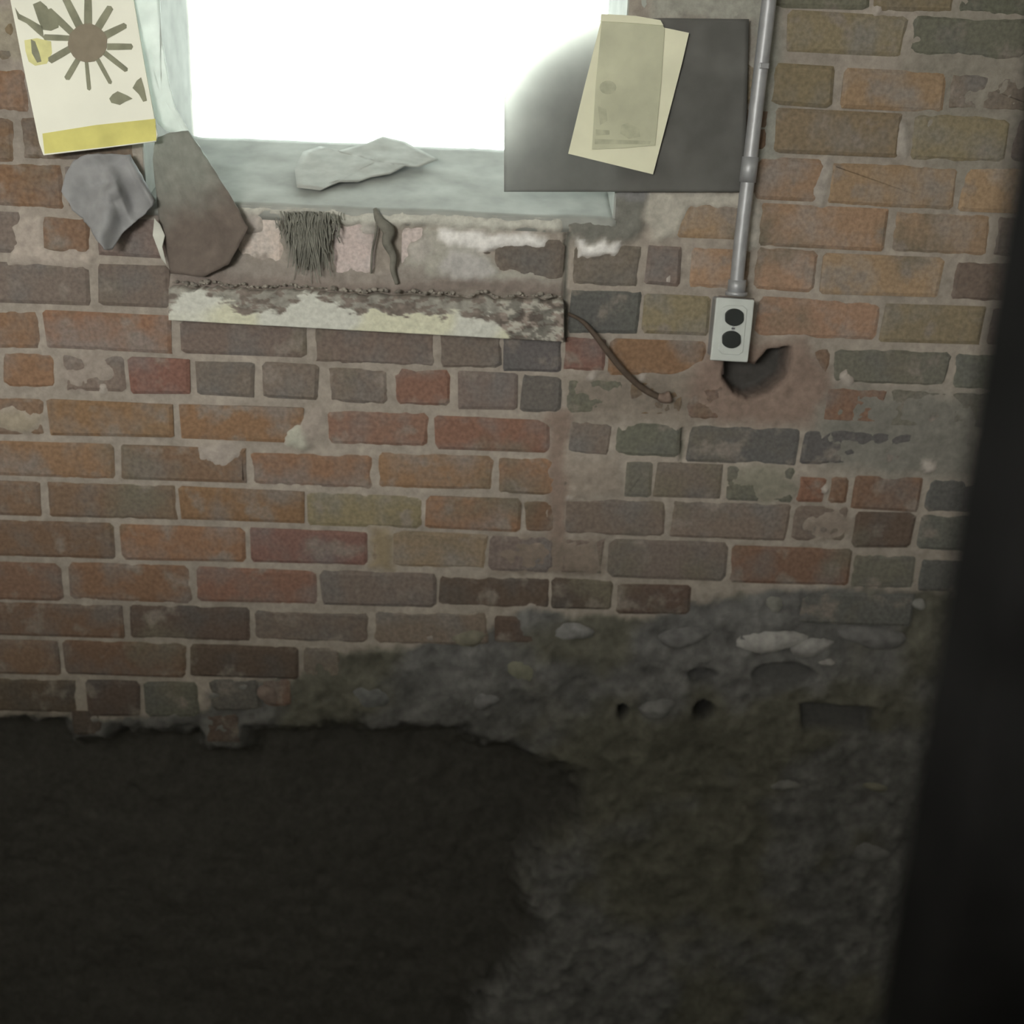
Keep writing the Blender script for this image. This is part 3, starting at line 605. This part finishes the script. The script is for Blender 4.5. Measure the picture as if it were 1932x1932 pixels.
def scrap():
    poly = np.array([(560, 352), (556, 318), (572, 286), (604, 276), (640, 284), (690, 270), (722, 256), (764, 266), (800, 286), (826, 300), (790, 314), (764, 312), (736, 327), (700, 333), (676, 342), (640, 342), (604, 358)], float); c = np.array((710., 304.)); v = []; f = []; rings = 10; B = []
    for i in range(len(poly)):
        for t in (0, .25, .5, .75): B.append(poly[i]*(1-t)+poly[(i+1) % len(poly)]*t)
    k = len(B); pp = [c]+[c+(np.array(b)-c)*r/rings for r in range(1, rings+1) for b in B]
    for x, y in pp: v.append(PL(x, y, SA+SN*(.004+.007*float(fbm(np.array(x/34), np.array(y/22), 4))), SN))
    f = [(0, 1+i, 1+(i+1) % k) for i in range(k)]+[(1+r*k+i, 1+(r+1)*k+i, 1+(r+1)*k+(i+1) % k, 1+r*k+(i+1) % k) for r in range(rings-1) for i in range(k)]
    o = mesh('torn_plaster_sheet', v, f, simple('pale_plaster_paper', (.425, .435, .415), .9, scale=40, amt=.12), None, True); s = o.modifiers.new('thickness', 'SOLIDIFY'); s.thickness = .0015; return o
tag(scrap(), 'pale torn wallpaper scrap lying crumpled on the sloping sill', 'paper scrap')
M_ROOT = simple('dark_root', (.19, .185, .16), .95, scale=60, amt=.3)
rt = empty('dry_root', P(742, 530, .01))
tube('stem', spline([P(708, 394, .006), P(716, 416, .014), P(733, 436, .013), P(730, 458, .012), P(742, 484, .014), P(741, 508, .010), P(749, 536, .014)], 6), [*np.linspace(.0035, .0095, 12), *np.linspace(.0095, .0055, 12), *np.linspace(.0055, .003, 13)], M_ROOT, rt, 9)
tube('rootlet', spline([P(712, 402, .012), P(709, 440, .010), P(702, 478, .010), P(700, 516, .010)], 6), .0018, M_ROOT, rt, 6)
tag(rt, 'dark dry root hanging from the sill in front of damaged masonry', 'root')
V = []; Fc = []
for k in range(520):
    x = random.gauss(580, 24); y = 398+abs(random.gauss(0, 22)); L = random.gauss(50, 20)*math.exp(-((x-582)/44)**2)+8; s = random.uniform(-.25, .45); p0 = random.uniform(.006, .016)
    pa = [P(x, y, p0), P(x+s*L*.5+random.uniform(-4, 4), y+L*.5, p0+.006), P(x+s*L*.8, y+L, p0+.002)]; r = random.uniform(.0004, .0011); b = len(V)
    for q_ in pa:
        for a in range(4): V.append(q_+r*np.array([math.cos(a*1.571), math.sin(a*1.571), 0]))
    for i in range(2):
        for a in range(4): Fc.append((b+i*4+a, b+i*4+(a+1) % 4, b+i*4+4+(a+1) % 4, b+i*4+4+a))
tf = mesh('cobweb_tuft', V, Fc, simple('dusty_cobweb', (.25, .25, .22), .95)); tag(tf, 'dusty dark cobweb tuft hanging left of the dry root', 'cobweb')

# ------------------------------------------------------------------ cable stub
M_CAB = simple('brown_rubber_cable', (.095, .072, .056), .7, scale=60, amt=.25)
cab = empty('cable_stub', P(1150, 660, .01))
cp = spline([P(1072, 592, .001), P(1098, 606, .010), P(1124, 634, .014), P(1150, 668, .016), P(1180, 704, .016), P(1214, 734, .015), P(1244, 750, .013)], 6)
tube('cable', cp, [.0028]*6+list(np.linspace(.0032, .0052, 12))+[.0050]*(len(cp)-18), M_CAB, cab, 10)
tube('frayed_end', spline([P(1242, 749, .013), P(1254, 751, .015), P(1266, 748, .017)], 4), [.0055, .0065, .0075, .008, .0085, .009, .0095, .0095, .0085], simple('frayed_brown_cloth', (.20, .15, .125), .95, scale=80), cab, 9)
tag(cab, 'brown cable stub curving from the ledge board across the bricks', 'cable')

# ------------------------------------------------------------------ stones bedded in the footing
def stone(cx, cy, rx, ry, col, p=.007):
    c = P(cx, cy); sx, sz = rx*.00087, ry*.00095; v = []; n = 14; rg = [(0, 1.0), (.45, .93), (.8, .66), (1.0, .0)]
    ph = random.uniform(0, 9)
    for h, r in rg[:3]:
        for i in range(n):
            a = 2*math.pi*i/n; k = 1+.16*math.sin(2*a+ph)+.10*math.sin(3*a+2*ph)+random.uniform(-.05, .05)
            v.append((c[0]+sx*r*k*math.cos(a), .014-(p+.014)*h, c[2]+sz*r*k*math.sin(a)))
    v.append((c[0], -p, c[2])); f = [(b*n+i, b*n+(i+1) % n, (b+1)*n+(i+1) % n, (b+1)*n+i) for b in range(2) for i in range(n)]+[(2*n+i, 2*n+(i+1) % n, 3*n) for i in range(n)]
    o = mesh('stone', v, f, simple('footing_stone', col, .95, scale=60, amt=.25, bump=.4), wall, True); return o
for a in ((1455, 1212, 72, 26, (.36, .355, .345)), (1530, 1222, 44, 22, (.31, .305, .30)), (1462, 1140, 19, 20, (.24, .24, .22)), (1083, 1192, 36, 24, (.22, .22, .22)), (915, 1322, 27, 22, (.20, .20, .205)),
          (985, 1268, 32, 27, (.20, .20, .155)), (885, 1205, 40, 18, (.20, .19, .15)), (1735, 1142, 15, 12, (.25, .25, .24)), (1480, 1482, 36, 14, (.19, .19, .185)), (1655, 1486, 28, 12, (.18, .175, .14)),
          (1290, 1205, 50, 22, (.17, .17, .17)), (1240, 1340, 40, 20, (.19, .19, .19)), (1650, 1205, 70, 24, (.17, .17, .17)), (1640, 1610, 55, 22, (.18, .18, .18)), (700, 1315, 50, 26, (.16, .165, .165)), (505, 1312, 24, 24, (.20, .16, .14)), (1560, 1250, 18, 8, (.33, .32, .31))):
    stone(*a)

# ------------------------------------------------------------------ dark leaning post close to the camera
yp = .40                                            # metres in front of the camera
def Q(px, py): d = ray(px, py); return EYEP+d*((yp+.06)/d[1])
a, b = Q(1925, 150), Q(1672, 1800)
dirv = (a-b)/(a[2]-b[2])
lo = b+dirv*(0-b[2]); hi = b+dirv*(z1-b[2]); wx = np.array([.075, 0, 0]); wy = np.array([0, .06, 0])
post = prism('timber_post', [lo-wy, lo+wx-wy, hi+wx-wy, hi-wy], [lo, lo+wx, hi+wx, hi], simple('blackened_timber', (.009, .009, .009), .95, scale=18, amt=.3, spec=.05), None, .004)
tag(post, 'dark blackened timber post leaning along the right edge', 'post')
